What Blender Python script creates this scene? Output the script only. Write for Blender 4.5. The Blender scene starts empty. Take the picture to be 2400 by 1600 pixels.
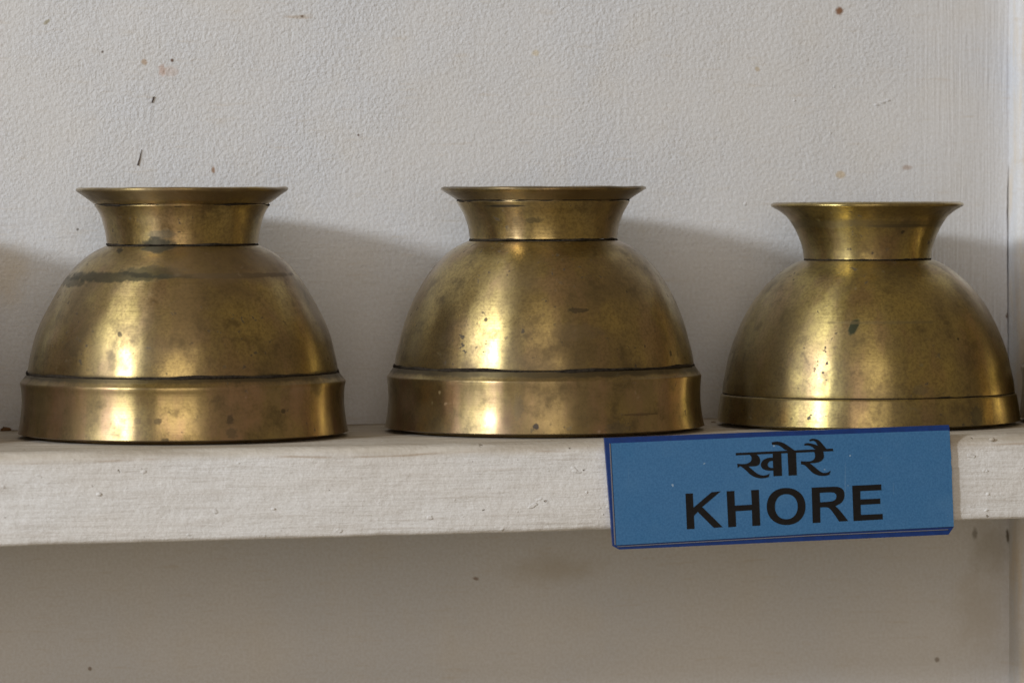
import bpy, bmesh, math, random
from mathutils import Vector, noise
from mathutils.geometry import tessellate_polygon

# ------------------------------------------------------------------ camera
S = 0.15e-3                       # metres per photograph pixel at the pots' axis line
FPX = 10500.0                     # focal length in photograph pixels (2400 wide)
PSI = math.radians(13)            # camera looks a little to the right along the shelf
HOR = 455.0                       # photograph row of the horizon
WALL_D = 0.0605                   # pots' axis to the back wall (wall face at y = 0)
DV = Vector((math.sin(PSI), math.cos(PSI), 0))
RV = Vector((math.cos(PSI), -math.sin(PSI), 0))
CAM = Vector((0, -WALL_D, 0)) - DV * (FPX * S) + Vector((0, 0, 550 * S))

scene = bpy.context.scene
cd = bpy.data.cameras.new('camera')
cd.sensor_width = 36.0
cd.lens = FPX / 2400 * 36
cd.shift_y = -(800 - HOR) / 2400
cd.clip_start = 0.05; cd.clip_end = 50
cd.dof.use_dof = True
cd.dof.focus_distance = FPX * S - 0.03
cd.dof.aperture_fstop = 20
cam = bpy.data.objects.new('camera', cd)
scene.collection.objects.link(cam)
cam.location = CAM
cam.rotation_euler = (math.radians(90), 0, -PSI)
scene.camera = cam

# ------------------------------------------------------------------ light
w = bpy.data.worlds.new('World'); scene.world = w; w.use_nodes = True
bg = w.node_tree.nodes['Background']
bg.inputs['Color'].default_value = (1.0, 0.78, 0.48, 1)
bg.inputs['Strength'].default_value = 0.235

def lamp(name, az, el, dist, sx, sy, power, col):
    """a rectangular area lamp, az degrees left of the wall's normal, el degrees up"""
    l = bpy.data.lights.new(name, 'AREA'); l.shape = 'RECTANGLE'
    l.size = sx; l.size_y = sy; l.energy = power; l.color = col
    o = bpy.data.objects.new(name, l); scene.collection.objects.link(o)
    a, e = math.radians(az), math.radians(el)
    v = Vector((-math.sin(a) * math.cos(e), -math.cos(a) * math.cos(e), math.sin(e)))
    o.location = Vector((0, -WALL_D, 0.04)) + v * dist
    o.rotation_euler = (-v).to_track_quat('-Z', 'Z').to_euler()
    return o
lamp('window_light', 54, 15.5, 3.2, 0.30, 0.20, 54, (0.92, 0.965, 1.0))
lamp('window_light_wide', 68, 22, 3.4, 1.1, 1.0, 34, (0.92, 0.96, 1.0))
lamp('room_fill', 14, 7, 3.0, 1.5, 1.2, 19, (1.0, 0.89, 0.80))  # added fill lamp, stands in for a lit room wall out of view
scene.cycles.max_bounces = 6; scene.cycles.diffuse_bounces = 3; scene.cycles.glossy_bounces = 4

vs = scene.view_settings
vs.view_transform = 'Standard'; vs.look = 'None'; vs.exposure = -0.05; vs.gamma = 1.0
vs.use_curve_mapping = False

# ------------------------------------------------------------------ helpers
def ray(u, v):
    return DV + RV * ((u - 1200) / FPX) + Vector((0, 0, (HOR - v) / FPX))
def on_y(u, v, y):
    """point of the plane y = const that the photograph shows at (u, v)"""
    d = ray(u, v); return CAM + d * ((y - CAM.y) / d.y)
def link(o, parent=None):
    scene.collection.objects.link(o)
    if parent: o.parent = parent
    return o
def tag(o, label=None, cat=None, group=None, kind=None):
    for k, val in (('label', label), ('category', cat), ('group', group), ('kind', kind)):
        if val: o[k] = val
    return o
def mesh_obj(name, verts, faces, mat, parent=None, smooth=False, sharp=None):
    me = bpy.data.meshes.new(name)
    me.from_pydata([tuple(v) for v in verts], [], faces)
    bm = bmesh.new(); bm.from_mesh(me)
    bmesh.ops.recalc_face_normals(bm, faces=bm.faces[:])
    bm.to_mesh(me); bm.free()
    if smooth:
        me.shade_smooth()
        if sharp: me.set_sharp_from_angle(angle=math.radians(sharp))
    me.materials.append(mat)
    return link(bpy.data.objects.new(name, me), parent)
def nz(x, y=0, z=0): return noise.noise(Vector((x, y, z)))

# ------------------------------------------------------------------ node helpers
class NT:
    def __init__(self, name):
        self.m = bpy.data.materials.new(name); self.m.use_nodes = True
        self.t = self.m.node_tree; self.n = self.t.nodes
        self.b = self.n['Principled BSDF']
        self.cache = {}
        self.co = self.n.new('ShaderNodeTexCoord').outputs['Object']
    def put(self, sock, val):
        if isinstance(val, bpy.types.NodeSocket): self.t.links.new(val, sock)
        elif isinstance(val, (tuple, list)) and sock.type == 'RGBA' and len(val) == 3: sock.default_value = (*val, 1)
        else: sock.default_value = val
    def math(self, op, a, b=0.0, c=None, clamp=False):
        n = self.n.new('ShaderNodeMath'); n.operation = op; n.use_clamp = clamp
        self.put(n.inputs[0], a); self.put(n.inputs[1], b)
        if c is not None: self.put(n.inputs[2], c)
        return n.outputs[0]
    def vec(self, op, a, b):
        n = self.n.new('ShaderNodeVectorMath'); n.operation = op
        self.put(n.inputs[0], a); self.put(n.inputs[1], b)
        return n.outputs['Value'] if op in ('DOT_PRODUCT', 'LENGTH', 'DISTANCE') else n.outputs['Vector']
    def noise(self, scale, detail=4, rough=0.55, vec=None, off=(0, 0, 0), dist=0.0):
        n = self.n.new('ShaderNodeTexNoise')
        v = self.co if vec is None else vec
        if isinstance(scale, tuple): v = self.vec('MULTIPLY', v, scale); s = 1.0
        else: s = scale
        if any(off): v = self.vec('ADD', v, off)
        self.put(n.inputs['Vector'], v)
        n.inputs['Scale'].default_value = s; n.inputs['Detail'].default_value = detail
        n.inputs['Roughness'].default_value = rough; n.inputs['Distortion'].default_value = dist
        return n.outputs[0]
    def ramp(self, v, lo, hi, a=0.0, b=1.0, smooth=True):
        n = self.n.new('ShaderNodeMapRange'); n.interpolation_type = 'SMOOTHSTEP' if smooth else 'LINEAR'
        self.put(n.inputs[0], v)
        for i, x in enumerate((lo, hi, a, b)): self.put(n.inputs[i + 1], x)
        return n.outputs[0]
    def mix(self, f, a, b):
        n = self.n.new('ShaderNodeMix'); n.data_type = 'RGBA'
        self.put(n.inputs[0], f); self.put(n.inputs[6], a); self.put(n.inputs[7], b)
        return n.outputs[2]
    def mixf(self, f, a, b):
        n = self.n.new('ShaderNodeMix'); n.data_type = 'FLOAT'
        self.put(n.inputs[0], f); self.put(n.inputs[2], a); self.put(n.inputs[3], b)
        return n.outputs[0]
    def sep(self):
        n = self.n.new('ShaderNodeSeparateXYZ'); self.put(n.inputs[0], self.co); return n.outputs
    def bump(self, h, dist, strength=1.0, normal=None):
        n = self.n.new('ShaderNodeBump'); self.put(n.inputs['Height'], h)
        n.inputs['Distance'].default_value = dist; n.inputs['Strength'].default_value = strength
        if normal is not None: self.put(n.inputs['Normal'], normal)
        return n.outputs[0]
    def shared(self, scale):
        scale = 150 if scale < 200 else (300 if scale < 450 else 800)
        if scale not in self.cache: self.cache[scale] = self.noise(scale, 3, 0.6)
        return self.cache[scale]
    def spot(self, c, ax, az, rag=0.5, scale=300, soft=0.35, ang=0.0):
        """0..1 mask of a ragged stain round the point c, ax wide and az high (metres)"""
        p = self.vec('SUBTRACT', self.co, tuple(c))
        ca, sa = math.cos(ang), math.sin(ang)
        e1 = RV * ca + Vector((0, 0, sa)); e2 = Vector((0, 0, ca)) - RV * sa
        a = self.vec('DOT_PRODUCT', p, tuple(e1 / ax)); b = self.vec('DOT_PRODUCT', p, tuple(e2 / az))
        d = self.vec('DOT_PRODUCT', p, tuple(DV / max(ax, az, 0.03)))
        s = self.math('ADD', self.math('MULTIPLY', a, a), self.math('MULTIPLY', b, b))
        s = self.math('SQRT', self.math('ADD', s, self.math('MULTIPLY', d, d)))
        s = self.math('ADD', s, self.math('MULTIPLY_ADD', self.shared(scale), rag * 2, -rag))
        return self.ramp(s, 1 - soft, 1 + soft, 1.0, 0.0)
    def out(self, col, rough, normal=None, metal=0.0, spec=0.5):
        self.put(self.b.inputs['Base Color'], col); self.put(self.b.inputs['Roughness'], rough)
        self.put(self.b.inputs['Metallic'], metal); self.put(self.b.inputs['Specular IOR Level'], spec)
        if normal is not None: self.put(self.b.inputs['Normal'], normal)
        return self.m

def plaster(name, mode):
    t = NT(name); x, y, z = t.sep()
    big = t.noise(14, 4); mid = t.noise(45, 4, off=(3, 1, 7)); fine = t.noise(900, 2, .6, off=(5, 5, 1))
    col = t.mix(t.ramp(big, .35, .65), (.66, .672, .70), (.63, .658, .715))
    col = t.mix(t.ramp(mid, .48, .75, 0, .55), col, (.645, .642, .64))
    col = t.mix(t.ramp(fine, .3, .7, 0, .36), col, (.50, .485, .47))
    # brush work: orange-peel up high, horizontal strokes near the shelf, vertical by the post
    peel = t.math('ADD', t.math('MULTIPLY', t.noise(760, 2, .6), 1.0), t.math('MULTIPLY', t.noise(300, 1), .45))
    hor = t.noise((75, 75, 560), 2, .6, dist=.5)
    ver = t.noise((800, 800, 30), 2, .6, dist=.5)
    low = t.ramp(z, .105, .06)
    right = t.ramp(x, XPOST - .052, XPOST - .026)
    if mode == 'post': right = 1.0
    h = t.mixf(low, peel, t.math('ADD', t.math('MULTIPLY', hor, .42), t.math('MULTIPLY', peel, .5)))
    h = t.mixf(right, h, t.math('ADD', t.math('MULTIPLY', ver, .75), t.math('MULTIPLY', peel, .35)))
    under = t.ramp(z, -.032, -.028)          # the smoother coat below the shelf
    h = t.math('MULTIPLY', h, t.mixf(under, .6, 1.0))
    h = t.math('MULTIPLY', h, t.ramp(big, .3, .7, .55, 1.1))
    n = t.bump(h, .00066, .85)
    n = t.bump(t.noise(9, 2), .004, .6, n)
    col = t.mix(t.math('MULTIPLY', t.ramp(t.noise((60, 60, 500), 4), .56, .78), .35), col, (.52, .46, .38))
    def mark(u, v, ax, az, c, k, rag=.6, scale=500, ang=0.0, soft=.4):
        nonlocal col
        p = on_y(u, v, 0.0)
        col = t.mix(t.math('MULTIPLY', t.spot(p, ax * S, az * S, rag, scale, soft, ang), k), col, c)
    if mode == 'wall':
        mark(380, 165, 8, 13, (.46, .26, .17), .5, 1.0, 900); mark(400, 168, 16, 12, (.5, .36, .28), .35, .9)
        mark(403, 142, 4, 4, (.12, .06, .03), .9); mark(338, 146, 7, 7, (.4, .25, .12), .6)
        mark(700, 41, 30, 4, (.40, .31, .22), .5, .9); mark(708, 39, 3, 3, (.14, .09, .06), .8)
        mark(1967, 26, 9, 9, (.20, .08, .02), .9, .5); mark(500, 398, 4, 8, (.28, .15, .07), .8)
        mark(1970, 410, 12, 9, (.55, .42, .24), .6); mark(2125, 393, 12, 6, (.36, .26, .2), .6)
        mark(110, 52, 9, 4, (.30, .27, .16), .7, ang=.6); mark(840, 317, 3, 3, (.12, .08, .06), .9)
        mark(240, 122, 3, 3, (.12, .09, .07), .8); mark(1775, 162, 6, 6, (.45, .36, .22), .6)
        mark(182, 538, 3, 3, (.1, .08, .06), .8); mark(1255, 125, 9, 7, (.60, .52, .36), .6)
        mark(2362, 740, 5, 7, (.12, .05, .02), .9); mark(1115, 1355, 7, 4, (.20, .12, .07), .7, ang=-.3)
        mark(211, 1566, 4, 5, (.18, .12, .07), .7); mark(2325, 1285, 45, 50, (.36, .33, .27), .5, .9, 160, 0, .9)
        mark(2362, 1256, 4, 16, (.09, .075, .05), .9, .5, 600, .1); mark(2285, 1250, 6, 14, (.14, .12, .09), .6)
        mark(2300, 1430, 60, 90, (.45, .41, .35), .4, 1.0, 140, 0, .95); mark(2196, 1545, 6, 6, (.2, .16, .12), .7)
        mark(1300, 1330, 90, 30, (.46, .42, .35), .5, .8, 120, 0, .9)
        mark(20, 640, 40, 60, (.58, .50, .38), .5, .9, 140, 0, .9)
    else:
        col = t.mix(t.ramp(t.noise((400, 120, 30), 3), .45, .7, 0, .5), col, (.66, .55, .40))
    return t.out(col, .82, n, spec=.25)

def shelf_paint():
    t = NT('shelf_paint'); x, y, z = t.sep()
    col = t.mix(t.ramp(t.noise((18, 18, 60), 4), .35, .68), (.72, .73, .75), (.70, .695, .695))
    streak = t.noise((40, 120, 700), 4, .62)
    col = t.mix(t.ramp(streak, .50, .74, 0, .48), col, (.50, .465, .43))
    col = t.mix(t.ramp(t.noise(1200, 3, .75), .3, .7, 0, .40), col, (.45, .425, .40))
    # dust and handling grime on the top and its front edge
    zz = t.math('SUBTRACT', z, t.math('MULTIPLY_ADD', x, SLOPE, Z0))
    top = t.ramp(t.math('ADD', zz, t.math('MULTIPLY', t.noise((30, 60, 60), 3), .0035)), -.0030, .0008)
    col = t.mix(t.math('MULTIPLY', top, .85), col, t.mix(t.ramp(t.noise((35, 150, 150), 4), .35, .65), (.40, .35, .28), (.56, .52, .46)))
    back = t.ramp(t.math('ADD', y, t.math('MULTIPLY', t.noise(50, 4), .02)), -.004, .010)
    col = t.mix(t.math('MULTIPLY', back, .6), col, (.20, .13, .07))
    line = t.math('MULTIPLY', t.ramp(t.math('ABSOLUTE', t.math('ADD', zz, t.math('MULTIPLY_ADD', t.noise((16, 16, 50), 3), .003, .0016))), .0005, .0, 0, 1), t.ramp(t.noise((30, 30, 30), 3, off=(9, 2, 2)), .45, .6))
    col = t.mix(t.math('MULTIPLY', line, .55), col, (.30, .20, .11))
    pits = t.ramp(t.noise((210, 210, 420), 2, .5, off=(1, 8, 3)), .735, .78)
    col = t.mix(t.math('MULTIPLY', pits, .7), col, (.26, .21, .16))
    h = t.math('ADD', t.math('MULTIPLY', streak, .6), t.math('MULTIPLY', t.noise(330, 5, .6), .5))
    h = t.math('SUBTRACT', h, t.math('MULTIPLY', pits, .8))
    lump = t.ramp(t.noise((170, 170, 300), 2, .5, off=(4, 4, 9)), .70, .78)
    h = t.math('ADD', h, t.math('MULTIPLY', lump, .35))
    n = t.bump(h, .0009, .85); n = t.bump(t.noise((10, 30, 40), 2), .003, .5, n)
    return t.out(col, .7, n, spec=.3)

ANISO = 0.25
def brass(name, seed, stains, kind, gold=(.46, .350, .135), tarn=(.25, .176, .078)):
    """aged brass; stains = [(point, ax, az, colour, strength, rag, scale)]"""
    t = NT(name); x, y, z = t.sep(); o = (seed * 3.1, seed * 1.7, seed * 5.3)
    blot = t.noise(38, 6, .6, off=o); blot2 = t.noise(110, 5, .65, off=o)
    up = t.noise((75, 75, 18), 4, .6, off=o)
    col = t.mix(t.ramp(blot, .36, .66), gold, tarn)
    col = t.mix(t.ramp(up, .47, .66, 0, .6), col, (.36, .235, .13))           # copper-coloured bloom
    col = t.mix(t.ramp(blot2, .52, .72, 0, .65), col, (.13, .095, .045))
    fine = t.noise(1000, 3, .7, off=o)
    col = t.mix(t.ramp(fine, .38, .68, 0, .50), col, (.15, .11, .05))
    pit = t.math('MULTIPLY', t.ramp(t.noise(420, 2, .5, off=o), .655, .70), t.ramp(t.noise(40, 2, off=(o[0] + 9, o[1], o[2])), .47, .60))
    col = t.mix(t.math('MULTIPLY', pit, .85), col, (.055, .040, .025))
    r = t.math('ADD', t.ramp(blot, .35, .68, .30, .44), t.ramp(blot2, .4, .75, -.02, .12))
    metal = t.math('SUBTRACT', t.ramp(blot, .35, .68, .98, .86), t.math('MULTIPLY', pit, .5))
    r = t.math('ADD', r, t.math('MULTIPLY', pit, .3))
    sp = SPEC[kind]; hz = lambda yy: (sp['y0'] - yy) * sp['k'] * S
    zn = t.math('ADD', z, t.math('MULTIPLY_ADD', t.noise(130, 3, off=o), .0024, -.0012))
    def zone(y0, y1, c, k, rr=.2):                                                   # colour and roughness band between two heights
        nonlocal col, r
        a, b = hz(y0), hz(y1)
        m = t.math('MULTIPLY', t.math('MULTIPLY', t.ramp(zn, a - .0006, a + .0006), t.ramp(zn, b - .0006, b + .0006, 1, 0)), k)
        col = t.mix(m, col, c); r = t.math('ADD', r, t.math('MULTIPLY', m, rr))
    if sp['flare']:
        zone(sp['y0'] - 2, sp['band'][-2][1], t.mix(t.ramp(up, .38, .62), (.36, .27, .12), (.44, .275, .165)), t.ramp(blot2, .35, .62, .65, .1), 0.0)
        zone(sp['ledge'][0][1] + 8, sp['dome'][0][1], (.10, .080, .045), .8)  # joint grime, darkened to paint in the ledge's reflection of a dark ceiling
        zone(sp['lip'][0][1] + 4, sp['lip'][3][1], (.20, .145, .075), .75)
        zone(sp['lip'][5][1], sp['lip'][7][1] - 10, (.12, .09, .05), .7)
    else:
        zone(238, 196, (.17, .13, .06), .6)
    for (p, ax, az, c, k, rag, sc, *lean) in stains:
        m = t.math('MULTIPLY', t.spot(p, ax, az, rag, sc, .25, lean[0] if lean else 0.0), k)
        col = t.mix(m, col, c); r = t.math('ADD', r, t.math('MULTIPLY', m, .22))
        metal = t.math('SUBTRACT', metal, t.math('MULTIPLY', m, .22))
    turn = t.noise((30, 30, 2600), 2, .6, off=o)                              # lathe marks
    n = t.bump(turn, .00007, .5)
    n = t.bump(t.noise((70, 70, 14), 2, .5, off=o), .0006, .6, n)            # shallow hammered waves
    tg = t.n.new('ShaderNodeTangent'); tg.direction_type = 'RADIAL'; tg.axis = 'Z'
    t.put(t.b.inputs['Tangent'], tg.outputs[0]); t.b.inputs['Anisotropic'].default_value = .82
    t.b.inputs['Coat Weight'].default_value = .35; t.b.inputs['Coat Roughness'].default_value = .42
    t.b.inputs['Anisotropic Rotation'].default_value = ANISO
    return t.out(col, r, n, metal)

def plain(name, col, rough, spec=.5, bumpd=0.0, var=.0, scale=400):
    t = NT(name); c = col
    if var: c = t.mix(t.ramp(t.noise(scale, 4, .6), .3, .7), tuple(k * (1 - var) for k in col), tuple(min(1, k * (1 + var)) for k in col))
    n = t.bump(t.noise(scale * 2, 3), bumpd, .6) if bumpd else None
    return t.out(c, rough, n, spec=spec)

# ------------------------------------------------------------------ the setting: wall, post, shelf
XPOST = on_y(2364, 500, 0).x
Y_FRONT = -0.1375
# the shelf's top runs through the three pots' feet
PX = [(-420, 1033.0), (430, 1022.5), (1276, 1004.5), (2035, 994.5), (2770, 986.0)]
def axis_pt(u, v): return on_y(u, v, -WALL_D)
_a, _b = axis_pt(430, 1022.5), axis_pt(2035, 994.5)
SLOPE = (_b.z - _a.z) / (_b.x - _a.x); Z0 = _a.z - SLOPE * _a.x
ROLL = -math.atan(SLOPE)
def shelf_z(x): return Z0 + SLOPE * x

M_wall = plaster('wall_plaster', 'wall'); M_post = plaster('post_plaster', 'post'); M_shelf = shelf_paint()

def build_wall():
    # a slab whose right edge stops a hair short of the post, so the joint is a real crack
    zs = [(-.30 + i * .0015) for i in range(401)]
    xs = [-.45, -.2, 0, .1] + [XPOST - .03]
    V, F = [], []
    def edge(z):
        n = nz(z * 60, 3.3) * .00045 + nz(z * 260, 8.1) * .00018
        gap = -.0016 if z < -.02 else .00016 if z < .085 else max(-.0016, .00016 - (z - .085) * .05)
        return XPOST - max(-.0018, gap + n)
    for z in zs:
        e = edge(z)
        V += [(x, 0, z) for x in xs] + [(e - .0012, 0, z), (e - .0003, .0002, z), (e, .0012, z), (e, .02, z)]
    k = len(xs) + 4
    for i in range(len(zs) - 1):
        for j in range(k - 1):
            a = i * k + j; F.append((a, a + 1, a + k + 1, a + k))
    return tag(mesh_obj('wall', V, F, M_wall, smooth=True, sharp=50), 'whitewashed plaster back wall with brush marks and small stains', None, None, 'structure')
build_wall()

def build_post():
    # shallow whitewashed upright at the right, standing 17 mm proud of the wall
    dpt = -.0125; V, F = [], []
    zs = [(-.30 + i * .004) for i in range(151)]
    for z in zs:
        w_ = nz(z * 25, 1.2) * .0005
        pr = [(XPOST, .02), (XPOST + .00005, .002), (XPOST + .0003 + w_ * .3, -.004), (XPOST + w_, -.0095), (XPOST + .0008 + w_, dpt + .0010),
              (XPOST + .0025 + w_, dpt), (XPOST + .06, dpt + w_), (XPOST + .2, dpt)]
        V += [(a, b, z) for a, b in pr]
    k = 8
    for i in range(len(zs) - 1):
        for j in range(k - 1):
            a = i * k + j; F.append((a, a + 1, a + k + 1, a + k))
    return tag(mesh_obj('wall_post', V, F, M_post, smooth=True, sharp=45), 'whitewashed upright standing slightly proud of the wall at the right edge', 'post')
build_post()

def build_shelf():
    zb0, zb1 = on_y(0, 1280, Y_FRONT), on_y(2400, 1215, Y_FRONT)
    def zbot(x): return zb0.z + (zb1.z - zb0.z) * (x - zb0.x) / (zb1.x - zb0.x)
    V, F = [], []; N = 900; x0, x1 = -.42, .42
    for i in range(N + 1):
        x = x0 + (x1 - x0) * i / N
        zt, zb = shelf_z(x), zbot(x)
        rt = .0034 + nz(x * 30, 2.0) * .0012; rb = .0016 + nz(x * 45, 5.0) * .0007
        pr = [(-.0002, zb + .002), (-.0002, zt)] + [(-WALL_D * f, zt) for f in (.15, .5, 1.0, 1.6)]
        pr += [(Y_FRONT + rt * 2.2, zt - .00005)]
        for q in range(9):
            a = math.pi / 2 * q / 8
            pr.append((Y_FRONT + rt * 1.5 * (1 - math.sin(a)), zt - rt * (1 - math.cos(a))))
        for q in range(1, 24):
            f = q / 24; pr.append((Y_FRONT, zt - rt + (zb + rb - zt + rt) * f))
        for q in range(6):
            a = math.pi / 2 * q / 5
            pr.append((Y_FRONT + rb * (1 - math.cos(a)), zb + rb * (1 - math.sin(a))))
        pr += [(Y_FRONT + .04, zb), (-.0002, zb)]
        for j, (y, z) in enumerate(pr):
            if j > 6:
                d = nz(x * 22, z * 60, 4) * .0005 + nz(x * 90, z * 220, 7) * .00022
                y += d if j < len(pr) - 2 else 0
                z += (nz(x * 40, y * 60, 11) * .00025 + nz(x * 150, y * 150, 15) * .00012) if 7 < j < len(pr) - 2 else 0
            V.append((x, y, z))
    k = len(pr)
    for i in range(N):
        for j in range(k):
            a, b = i * k + j, i * k + (j + 1) % k
            F.append((a, b, b + k, a + k))
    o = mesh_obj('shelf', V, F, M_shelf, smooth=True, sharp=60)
    return tag(o, 'thick white painted wooden shelf board with worn front edge', 'shelf')
shelf = build_shelf()

# ------------------------------------------------------------------ brass bowls
def spline(pts, n=6):
    """Catmull-Rom through the points"""
    out = []
    P = [pts[0]] + list(pts) + [pts[-1]]
    for i in range(1, len(P) - 2):
        p0, p1, p2, p3 = P[i - 1], P[i], P[i + 1], P[i + 2]
        for k in range(n):
            t = k / n
            out.append(tuple(.5 * (2 * b + (c - a) * t + (2 * a - 5 * b + 4 * c - d) * t * t + (3 * b - a - 3 * c + d) * t ** 3) for a, b, c, d in zip(p0, p1, p2, p3)))
    out.append(tuple(pts[-1])); return out
def lathe(name, prof, mat, parent, seed, wob=.0030, closed=True, n=192, sharp=38, zw=0.0):
    V, F = [], []
    k = len(prof)
    for i in range(n):
        a = 2 * math.pi * i / n; ca, sa = math.cos(a), math.sin(a)
        for (r, h) in prof:
            rr = r * (1 + wob * nz(ca * 1.6, sa * 1.6, h * 22 + seed * 7))
            V.append((rr * ca, rr * sa, h + (zw * nz(ca * 2.2 + seed, sa * 2.2, 3) if zw else 0)))
    for i in range(n):
        for j in range(k if closed else k - 1):
            a, b = i * k + j, i * k + (j + 1) % k
            c, d = ((i + 1) % n) * k + (j + 1) % k, ((i + 1) % n) * k + j
            F.append((a, b, c, d))
    return mesh_obj(name, V, F, mat, parent, True, sharp)
def ring(r, h, rad, mat, parent, seed, wav=.0005, thin=.45):
    """grimy seam: a bead that wanders and swells round the bowl"""
    V, F = [], []; n, m = 192, 8
    for i in range(n):
        a = 2 * math.pi * i / n; ca, sa = math.cos(a), math.sin(a)
        q = rad * (1 + thin * (nz(ca * 3 + seed, sa * 3, 1.5) + .6 * nz(ca * 9 + seed, sa * 9, 4)))
        hh = h + wav * (nz(ca * 2.5, sa * 2.5, seed * 3.7) + .35 * nz(ca * 7, sa * 7, seed))
        for j in range(m):
            b = 2 * math.pi * j / m
            rr = r + q * math.cos(b); V.append((rr * ca, rr * sa, hh + q * math.sin(b)))
    for i in range(n):
        for j in range(m):
            F.append((i * m + j, i * m + (j + 1) % m, ((i + 1) % n) * m + (j + 1) % m, ((i + 1) % n) * m + j))
    return mesh_obj('seam', V, F, mat, parent, True)
def shell(outer, th, n=6, round_ends=True):
    """closed section: the outer outline plus an inner one th thinner"""
    o = spline(outer, n)
    return o + [(max(r - th, .0005), h) for r, h in reversed(o)]

SPEC = {
 'left': dict(y0=1470, k=.421,
    band=[(918, 1468), (919, 1455), (908, 1405), (898, 1330), (895, 1270), (898, 1210), (904, 1178), (903, 1166), (897, 1158)], ledge=[(882, 1140), (868, 1122)],
    dome=[(861, 1112), (860, 1095), (851, 1045), (838, 985), (826, 935), (803, 870), (774, 805), (720, 705), (660, 605), (616, 548), (574, 505), (520, 462), (470, 433), (428, 414)],
    foot=[(421, 401), (423, 385), (430, 335), (440, 295), (453, 250), (470, 215), (488, 190)],
    lip=[(491, 178), (506, 168), (540, 142), (572, 120), (586, 110), (590, 101), (586, 94), (572, 89)], flare=True),
 'middle': dict(y0=1440, k=.421,
    band=[(889, 1438), (890, 1425), (880, 1375), (871, 1310), (868, 1250), (870, 1190), (874, 1148), (873, 1136), (866, 1128)], ledge=[(852, 1108), (838, 1088)],
    dome=[(832, 1078), (831, 1062), (822, 1010), (806, 945), (790, 885), (768, 815), (730, 722), (674, 620), (618, 540), (553, 470), (490, 424), (440, 400), (420, 391)],
    foot=[(412, 377), (413, 360), (419, 320), (428, 285), (446, 238), (464, 206), (483, 172)],
    lip=[(487, 160), (500, 150), (534, 128), (558, 113), (569, 107), (572, 100), (567, 93), (552, 89)], flare=True),
 'right': dict(y0=1405, k=.4018,
    band=[(882, 1403), (883, 1390), (878, 1335), (868, 1270), (862, 1236), (858, 1229)], ledge=[(853, 1225)],
    dome=[(850, 1218), (850, 1202), (844, 1155), (833, 1100), (812, 1005), (778, 905), (732, 800), (676, 702), (614, 620), (556, 560), (492, 508), (425, 468), (385, 452)],
    foot=[(372, 441), (373, 425), (379, 380), (399, 320), (427, 260), (466, 202), (508, 167), (542, 147), (558, 138), (563, 130), (558, 121), (540, 114)], lip=None, flare=False),
}
M_seam = plain('seam_grime', (.024, .019, .014), .85, .12, .0002, .5, 900)

def make_bowl(kind, u, v, seed, mat, label, scale=1.0, yoff=0.0):
    sp = SPEC[kind]
    p = on_y(u, v, -WALL_D + yoff)
    depth = (p - CAM).dot(DV)
    f = sp['k'] * depth / FPX * scale
    cv = lambda L: [(r * f, (sp['y0'] - y) * f) for r, y in L]
    root = bpy.data.objects.new('brass_bowl', None); root.empty_display_size = .02
    link(root)
    root.location = (p.x, p.y, shelf_z(p.x) + .0003); root.rotation_euler = (0, ROLL, 0)
    tag(root, label, 'bowl', 'upturned brass bowls on the shelf')
    th = .0022
    band, ledge, dome, foot = cv(sp['band']), cv(sp['ledge']), cv(sp['dome']), cv(sp['foot'])
    ob = spline(band, 6) + ledge
    ob = [(band[0][0] - .0060, .0), (band[0][0] - .0054, .0010), (band[0][0] - .0008, .0011)] + [(q[0], max(q[1], .0014)) for q in ob[1:]]
    inner = [(dome[0][0] - .0058, ledge[-1][1]), (dome[0][0] - .0058, .0006), (dome[0][0] - .0052, .0)]
    lathe('mouth_band', ob + inner, mat, root, seed, zw=0)
    od = spline(dome, 8)
    top_h = od[-1][1]
    # the dome is closed under the foot
    lathe('bowl_body', od + [(od[-1][0] - .004, top_h + .0004)] + [(max(r - th, .001), h - th * .8) for r, h in reversed(od)], mat, root, seed + 1)
    fo = spline(foot, 7)
    base_in = [(.0004, fo[0][1] + .0022), (.0004, fo[0][1] + .0004)]
    if sp['lip']:
        lip = cv(sp['lip']); lo = spline(lip, 6)
        lathe('foot', fo + [(fo[-1][0] - .0007, lo[0][1] + .0008), (fo[-1][0] - th, lo[0][1] + .0004)] + [(r - th, h) for r, h in reversed(fo)] + base_in, mat, root, seed + 2)
        lathe('foot_lip', lo + [(lo[-1][0] - .0012, lo[-1][1] - .0004)] + [(r - th * 1.05, h + .0004) for r, h in reversed(lo[:-14])], mat, root, seed + 3, zw=.0005)
        ring(foot[-1][0] - .00035, (foot[-1][1] + lip[0][1]) / 2, .00034, M_seam, root, seed + 4, .0006, .9)
    else:
        lathe('foot', fo + [(fo[-1][0] - .0012, fo[-1][1] - .0004)] + [(r - th, h + .0004) for r, h in reversed(fo[:-16])] + base_in, mat, root, seed + 2)
    ring(foot[0][0] - .00025, (foot[0][1] + dome[-1][1]) / 2, .00044 if sp['flare'] else .00034, M_seam, root, seed + 5, .0005, .8)
    ring(dome[0][0] + (-.0003 if sp['flare'] else -.0004), (ledge[-1][1] + dome[0][1]) / 2, .00072 if sp['flare'] else .00042, M_seam, root, seed + 6, .0007, .6)
    return root

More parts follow.
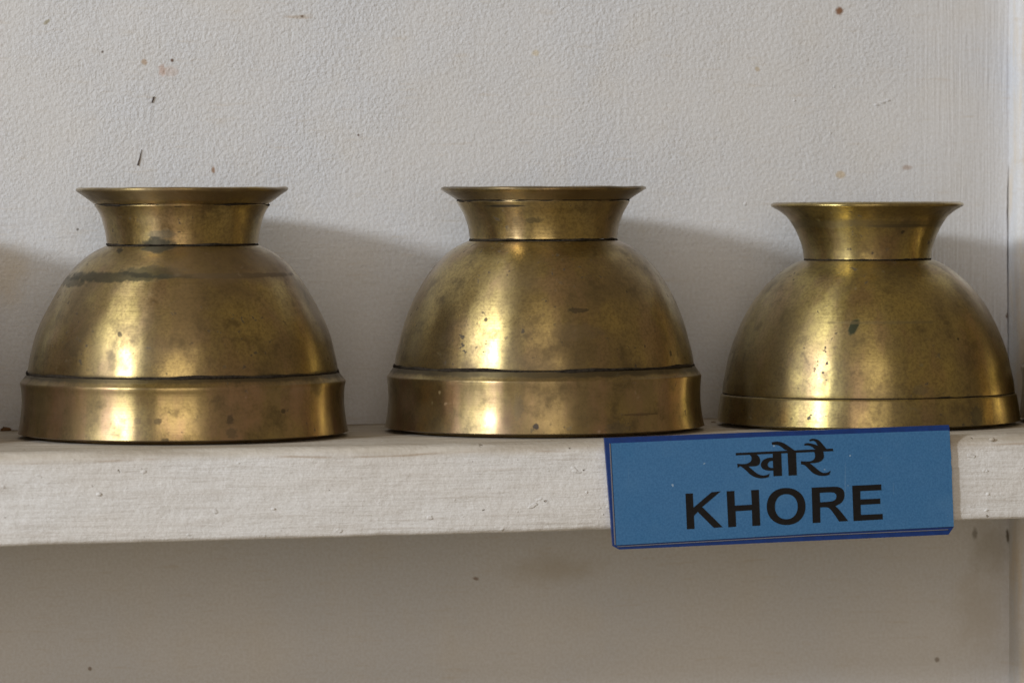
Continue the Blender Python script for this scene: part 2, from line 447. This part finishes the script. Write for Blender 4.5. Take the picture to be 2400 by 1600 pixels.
def stain_at(kind, uc, u, v, base_v, ax, az, col, k, rag=.5, sc=260):
    """stain in the bowl's own space from where the photograph shows it"""
    if ax <= 30 and sc != 280: sc, rag, k = 600, max(rag, .9), k * .85
    sp = SPEC[kind]; h = (base_v - v); rows = sp['dome'] + sp['foot'] + (sp['lip'] or []) + sp['band']
    prof = [(r * sp['k'], (sp['y0'] - y) * sp['k']) for r, y in rows]
    r = min(prof, key=lambda q: abs(q[1] - h))[0]
    dx = max(-r * .98, min(r * .98, u - uc))
    p = RV * dx * S - DV * math.sqrt(r * r - dx * dx) * S + Vector((0, 0, h * S))
    return (p, ax * S, az * S, col, k, rag, sc)
GREEN = (.042, .036, .016); GREY = (.075, .068, .045); DARK = (.012, .009, .006)
st1 = [stain_at('left', 430, 560, 650, 1022, 210, 6, (.060, .048, .026), .8, .6, 300), stain_at('left', 430, 275, 652, 1022, 150, 12, GREEN, .85, .75, 300), stain_at('left', 430, 385, 640, 1022, 70, 13, GREEN, .8, .8, 300), stain_at('left', 430, 185, 664, 1022, 40, 11, GREEN, .7, .8, 300),
       stain_at('left', 430, 590, 625, 1022, 190, 42, (.20, .135, .07), .6, .5, 120), stain_at('left', 430, 385, 582, 1022, 34, 18, (.045, .040, .024), .9, .8, 300),
       stain_at('left', 430, 395, 556, 1022, 36, 10, GREY, .6, .6, 350), stain_at('left', 430, 298, 593, 1022, 7, 6, DARK, .95, .3),
       stain_at('left', 430, 335, 446, 1022, 8, 6, DARK, .95, .4), stain_at('left', 430, 312, 779, 1022, 5, 6, DARK, .7, .3),
       stain_at('left', 430, 400, 970, 1022, 9, 7, DARK, .55, .5), stain_at('left', 430, 355, 970, 1022, 8, 7, DARK, .45, .5),
       stain_at('left', 430, 560, 968, 1022, 7, 12, DARK, .6, .5), stain_at('left', 430, 418, 1011, 1022, 7, 5, DARK, .7, .5),
       stain_at('left', 430, 564, 997, 1022, 12, 12, (.06, .05, .02), .6, .5), stain_at('left', 430, 675, 953, 1022, 5, 5, DARK, .7, .4)]
st2 = [stain_at('middle', 1276, 1350, 717, 1004, 22, 6, DARK, .75, .7, 400), stain_at('middle', 1276, 1141, 737, 1004, 4, 4, DARK, .9, .2),
       stain_at('middle', 1276, 1250, 512, 1004, 20, 7, DARK, .7, .8, 400), stain_at('middle', 1276, 1215, 512, 1004, 14, 10, DARK, .4, .8, 400),
       stain_at('middle', 1276, 1185, 479, 1004, 45, 3, DARK, .9, .25, 200), stain_at('middle', 1276, 1254, 978, 1004, 7, 6, (.03, .03, .045), .9, .3),
       stain_at('middle', 1276, 1345, 765, 1004, 60, 18, (.18, .125, .06), .5, .8, 220), stain_at('middle', 1276, 1440, 985, 1004, 26, 12, (.12, .09, .06), .6, .7, 260),
       stain_at('middle', 1276, 1215, 935, 1004, 10, 26, (.16, .12, .07), .5, .7, 260), stain_at('middle', 1276, 1490, 955, 1004, 40, 3, (.10, .06, .03), .6, .6, 220)]
st3 = [stain_at('right', 2035, 1979, 755, 995, 10, 22, (.028, .038, .016), .95, .45, 280) + (-.55,),
       stain_at('right', 2035, 2040, 745, 995, 140, 4, (.16, .12, .05), .6, .7, 160), stain_at('right', 2035, 2130, 900, 995, 18, 11, (.15, .11, .06), .6, .6, 300),
       stain_at('right', 2035, 2265, 965, 995, 16, 26, (.06, .055, .04), .7, .8, 240), stain_at('right', 2035, 2106, 536, 995, 5, 4, DARK, .8, .3),
       stain_at('right', 2035, 2100, 522, 995, 70, 4, (.10, .075, .035), .7, .7, 140), stain_at('right', 2035, 2226, 785, 995, 3, 3, DARK, .8, .3),
       stain_at('right', 2035, 1906, 860, 995, 3, 3, DARK, .8, .3)]
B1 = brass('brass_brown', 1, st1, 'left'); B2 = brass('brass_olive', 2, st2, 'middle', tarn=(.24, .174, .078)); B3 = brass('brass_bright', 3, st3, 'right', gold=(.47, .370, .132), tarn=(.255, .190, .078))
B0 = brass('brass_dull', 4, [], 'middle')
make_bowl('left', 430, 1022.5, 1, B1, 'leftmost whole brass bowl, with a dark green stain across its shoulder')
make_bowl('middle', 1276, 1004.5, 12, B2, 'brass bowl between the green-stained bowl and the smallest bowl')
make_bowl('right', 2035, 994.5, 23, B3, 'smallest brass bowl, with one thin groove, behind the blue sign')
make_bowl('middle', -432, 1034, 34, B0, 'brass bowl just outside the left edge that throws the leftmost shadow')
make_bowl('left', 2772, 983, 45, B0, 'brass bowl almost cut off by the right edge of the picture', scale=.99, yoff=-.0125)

# ------------------------------------------------------------------ the sign
SIGN_T = .0013
Y_SB = Y_FRONT - .0006              # back of the plate, just off the painted wood
Y_S1 = Y_SB - SIGN_T                # front of the dark blue plate
Y_S2 = Y_S1 - .0005                 # front of the printed sheet
def prism(name, outline, y_back, y_front, mat, parent, holes=(), u_v=lambda p: p):
    """plate cut to an outline given in photograph pixels, standing between two depths"""
    loops = [[u_v(p) for p in L] for L in (outline, *holes)]
    front = [[on_y(u, v, y_front) for u, v in L] for L in loops]
    tris = tessellate_polygon([[Vector((q.x, q.z, 0)) for q in L] for L in front])
    fl = [q for L in front for q in L]; n = len(fl)
    V = [tuple(q) for q in fl] + [(q.x, y_back, q.z) for q in fl]
    F = [tuple(t) for t in tris] + [tuple(n + i for i in reversed(t)) for t in tris]
    o = 0
    for L in front:
        m = len(L)
        for i in range(m):
            a, b = o + i, o + (i + 1) % m; F.append((a, b, b + n, a + n))
        o += m
    return mesh_obj(name, V, F, mat, parent)
M_navy = plain('sign_navy_plastic', (.003, .030, .16), .36, .4, .00005, .12, 500)
def sheet_mat():
    t = NT('sign_blue_sheet')
    c = t.mix(t.ramp(t.noise(1500, 3, .6), .3, .7), (.028, .122, .285), (.044, .158, .345))
    c = t.mix(t.ramp(t.noise(70, 4), .50, .75, 0, .30), c, (.07, .19, .36))
    sc = t.ramp(t.noise(420, 2, .4, off=(2, 7, 7)), .76, .79)
    c = t.mix(t.math('MULTIPLY', sc, .6), c, (.35, .45, .55))
    scr = t.ramp(t.noise((700, 700, 40), 2, .5, off=(3, 0, 1)), .70, .76)
    c = t.mix(t.math('MULTIPLY', scr, .22), c, (.25, .36, .48))
    return t.out(c, t.ramp(t.noise(60, 3), .3, .7, .30, .50), t.bump(t.noise(900, 2), .00004, .5), spec=.4)
M_sheet = sheet_mat()
M_ink = plain('sign_black_ink', (.006, .0055, .006), .45, .22, 0, .3, 900)
M_edge = plain('sheet_edge_grey', (.16, .16, .18), .5, .4)
sg = bpy.data.objects.new('name_sign', None); sg.empty_display_size = .02; link(sg)
tag(sg, 'blue rectangular sign with black lettering fixed to the front of the shelf', 'sign')
def chip(a, b, n, amp, seed):
    """slightly ragged straight edge"""
    out = []
    for i in range(n):
        f = i / n; d = amp * nz(i * .9, seed)
        out.append((a[0] + (b[0] - a[0]) * f + d, a[1] + (b[1] - a[1]) * f + d * .6))
    return out
back_out = [(1416.5, 1026), (2224, 995.5)] + [(2226, 1010), (2231, 1120), (2235.5, 1234), (2223, 1252)] + [(1452, 1287), (1437, 1279)]
prism('backing_plate', back_out, Y_SB, Y_S1, M_navy, sg)
face_out = [(1432.5, 1038.5), (1800, 1022.5), (2222, 1008)] + chip((2225.5, 1010), (2232, 1120), 9, 1.6, 3) + [(2231, 1120), (2235.5, 1233)] + [(1900, 1250), (1445, 1277)]
sheet = prism('printed_sheet', face_out, Y_S1 - .00005, Y_S2, M_sheet, sg)
tag(sheet, 'lighter blue sheet printed with black lettering')
prism('sheet_edge', [(1428.5, 1039), (1430.5, 1039), (1443, 1276), (1440.5, 1276)], Y_S1 - .00005, Y_S1 - .0004, M_edge, sg)
prism('sheet_edge', [(1447, 1279.5), (1900, 1253.5), (2222, 1239.5), (2222, 1241), (1900, 1255.3), (1447, 1281.2)], Y_S1 - .00005, Y_S1 - .0003, M_edge, sg)

A = lambda p: (1380 + .38265 * p[0], 970 + .38265 * p[1])
B = lambda p: (1650 + .19983 * p[0], 1010 + .19983 * p[1])
def soft(L, n=2, keep=58):
    """round the gentle corners of an outline, keep the sharp ones"""
    for _ in range(n):
        out = []
        for i, p in enumerate(L):
            a, b = Vector(L[i - 1]), Vector(L[(i + 1) % len(L)]); q = Vector(p)
            t = math.degrees((q - a).angle(b - q)) if (q - a).length and (b - q).length else 0
            if t > keep: out.append(p)
            else: out += [tuple(q.lerp(a, .25)), tuple(q.lerp(b, .25))]
        L = out
    return L
def oval(cx, cy, rx, ry, n=48, e=2.15):
    out = []
    for i in range(n):
        a = 2 * math.pi * i / n; c, s = math.cos(a), math.sin(a)
        out.append((cx + rx * math.copysign(abs(c) ** (2 / e), c), cy + ry * math.copysign(abs(s) ** (2 / e), s)))
    return out
LIFT = [0]
def letter(outline, f, holes=()):
    LIFT[0] += 1
    return prism('letter', outline, Y_S2 - .00001, Y_S2 - .00006 - .000006 * LIFT[0], M_ink, sheet, holes, f)
letter([(592, 486), (637, 484), (641, 572), (752, 477), (808, 472), (695, 568), (820, 691), (766, 696), (667, 598), (644, 622), (648, 702), (601, 704)], A)
letter([(265, 703), (355, 698), (362, 870), (562, 860), (552, 690), (643, 685), (660, 1105), (567, 1110), (562, 925), (370, 938), (377, 1118), (285, 1125)], B)
letter(oval(963, 881, 227, 217), B, [oval(965, 884, 134, 147)])
letter(soft([(1262, 660), (1510, 649), (1570, 650), (1620, 668), (1648, 715), (1646, 785), (1618, 838), (1540, 878), (1580, 910), (1692, 1052), (1585, 1058), (1495, 925), (1450, 888), (1362, 893), (1365, 1070), (1275, 1075)], 2, 50), B,
       [soft([(1357, 722), (1500, 713), (1545, 728), (1556, 765), (1545, 800), (1505, 823), (1362, 832)], 2, 60)])
letter([(1738, 638), (2078, 622), (2080, 690), (1832, 702), (1834, 798), (2065, 788), (2068, 850), (1836, 862), (1840, 980), (2095, 968), (2097, 1032), (1754, 1052)], B)
# the Devanagari word above it
letter([(372, 255), (1510, 203), (1515, 233), (373, 283)], B)
letter(soft([(525, 268), (600, 258), (645, 295), (662, 345), (650, 390), (610, 412), (520, 412), (560, 445), (600, 480), (650, 510), (700, 520), (745, 510), (768, 495), (760, 535), (715, 550), (660, 553), (600, 540), (545, 512), (495, 460), (450, 425), (425, 408), (393, 428), (390, 380), (440, 385), (500, 382), (545, 360), (560, 330), (555, 295)]), B)
letter([(805, 260), (905, 255), (915, 522), (815, 527)], B)
letter(soft([(812, 308), (760, 308), (700, 330), (668, 370), (665, 410), (690, 445), (740, 462), (814, 460), (814, 430), (770, 428), (746, 405), (746, 378), (770, 350), (812, 345)], 2, 65), B)
letter([(980, 254), (1078, 250), (1088, 515), (993, 520)], B)
letter(soft([(793, 130), (850, 118), (920, 130), (980, 165), (1065, 228), (960, 228), (915, 190), (870, 160), (800, 160)]), B)
letter(soft([(1290, 235), (1395, 230), (1408, 285), (1400, 325), (1360, 360), (1290, 374), (1240, 374), (1300, 420), (1350, 465), (1400, 490), (1450, 485), (1482, 463), (1470, 510), (1410, 525), (1340, 520), (1280, 495), (1225, 440), (1180, 395), (1138, 387), (1138, 350), (1200, 355), (1265, 350), (1300, 320), (1305, 280)]), B)
letter(soft([(1175, 152), (1205, 136), (1270, 145), (1330, 165), (1440, 214), (1300, 217), (1270, 182), (1220, 166), (1178, 167)]), B)
letter(soft([(1235, 102), (1270, 85), (1320, 92), (1355, 110), (1440, 212), (1370, 207), (1330, 162), (1310, 122), (1275, 108), (1240, 119)]), B)

# ------------------------------------------------------------------ small things
M_bristle = plain('bristle_dark', (.035, .018, .012), .6)
M_crumb = plain('crumb_brown', (.14, .075, .035), .9, .2, .0003, .4, 600)
wall = bpy.data.objects['wall']
def bristle(pts, w0, w1):
    """brush bristle stuck in the paint: a thin tapered three-sided hair"""
    P = [on_y(u, v, -.0002) for u, v in pts]; V, F = [], []; n = len(P)
    for i, p in enumerate(P):
        r = (w0 + (w1 - w0) * i / (n - 1)) * S / 2
        for a in (90, 210, 330):
            V.append((p.x + r * math.cos(math.radians(a)), p.y - r * math.sin(math.radians(a)), p.z))
    for i in range(n - 1):
        for j in range(3):
            F.append((i * 3 + j, i * 3 + (j + 1) % 3, i * 3 + 3 + (j + 1) % 3, i * 3 + 3 + j))
    F += [(0, 1, 2), tuple(3 * n - 3 + j for j in range(3))]
    return mesh_obj('bristle', V, F, M_bristle, wall)
bristle([(361, 227), (359, 234), (356, 241)], 5, 4)
bristle([(356, 241), (352, 275), (346, 310), (337, 345)], .18, .15)
bristle([(332, 350), (328, 370), (323, 388)], 1.2, 5)
def lump(name, c, rx, ry, rz, mat, parent, seed):
    bm = bmesh.new(); bmesh.ops.create_icosphere(bm, subdivisions=2, radius=1)
    for v in bm.verts:
        k = 1 + .45 * noise.noise(v.co * 1.7 + Vector((seed, 0, 0)))
        v.co = Vector((v.co.x * rx * k, v.co.y * ry * k, v.co.z * rz * k)) + c
    me = bpy.data.meshes.new(name); bm.to_mesh(me); bm.free(); me.shade_smooth(); me.materials.append(mat)
    return link(bpy.data.objects.new(name, me), parent)
# paint lumps on the wall and the shelf's front
for i, (u, v, a, b) in enumerate([(1955, 202, 4, 6), (1862, 236, 5, 4), (1946, 312, 5, 6), (1746, 478, 7, 6)]):
    lump('paint_lump', on_y(u, v, 0), a * S * .7, .0002, b * S * .7, M_wall, wall, i)
P = [on_y(u, v, 0) for u, v in ((2055, 246), (2068, 241), (2080, 236))]
for i, p in enumerate(P): lump('paint_lump', p, 8 * S, .0004, 2.2 * S, M_wall, wall, 9 + i)
for i, (u, v, a, b) in enumerate([(2325, 1029, 10, 7), (2313, 1103, 6, 4), (2316, 1157, 7, 6), (2312, 1195, 7, 5), (2296, 1052, 5, 4), (640, 1192, 8, 5), (232, 1158, 9, 7), (1375, 1153, 6, 6)]):
    lump('paint_lump', on_y(u, v, Y_FRONT), a * S * .7, .00035, b * S * .6, M_shelf, shelf, 20 + i)
for i, (u, dy, a, lab) in enumerate([(14, -.004, 13, 'small brown crumb lying at the left end where shelf meets wall'),
                                    (1672, -.030, 6, 'tiny pale crumb between the middle bowl and the smallest bowl')]):
    p = on_y(u, 1000, dy); p.z = shelf_z(p.x) + a * S * .28
    o = lump('crumb', Vector((0, 0, 0)), a * S, a * S * .7, a * S * .45, M_crumb if i == 0 else M_shelf, None, 40 + i)
    o.location = p; tag(o, lab, 'crumb')
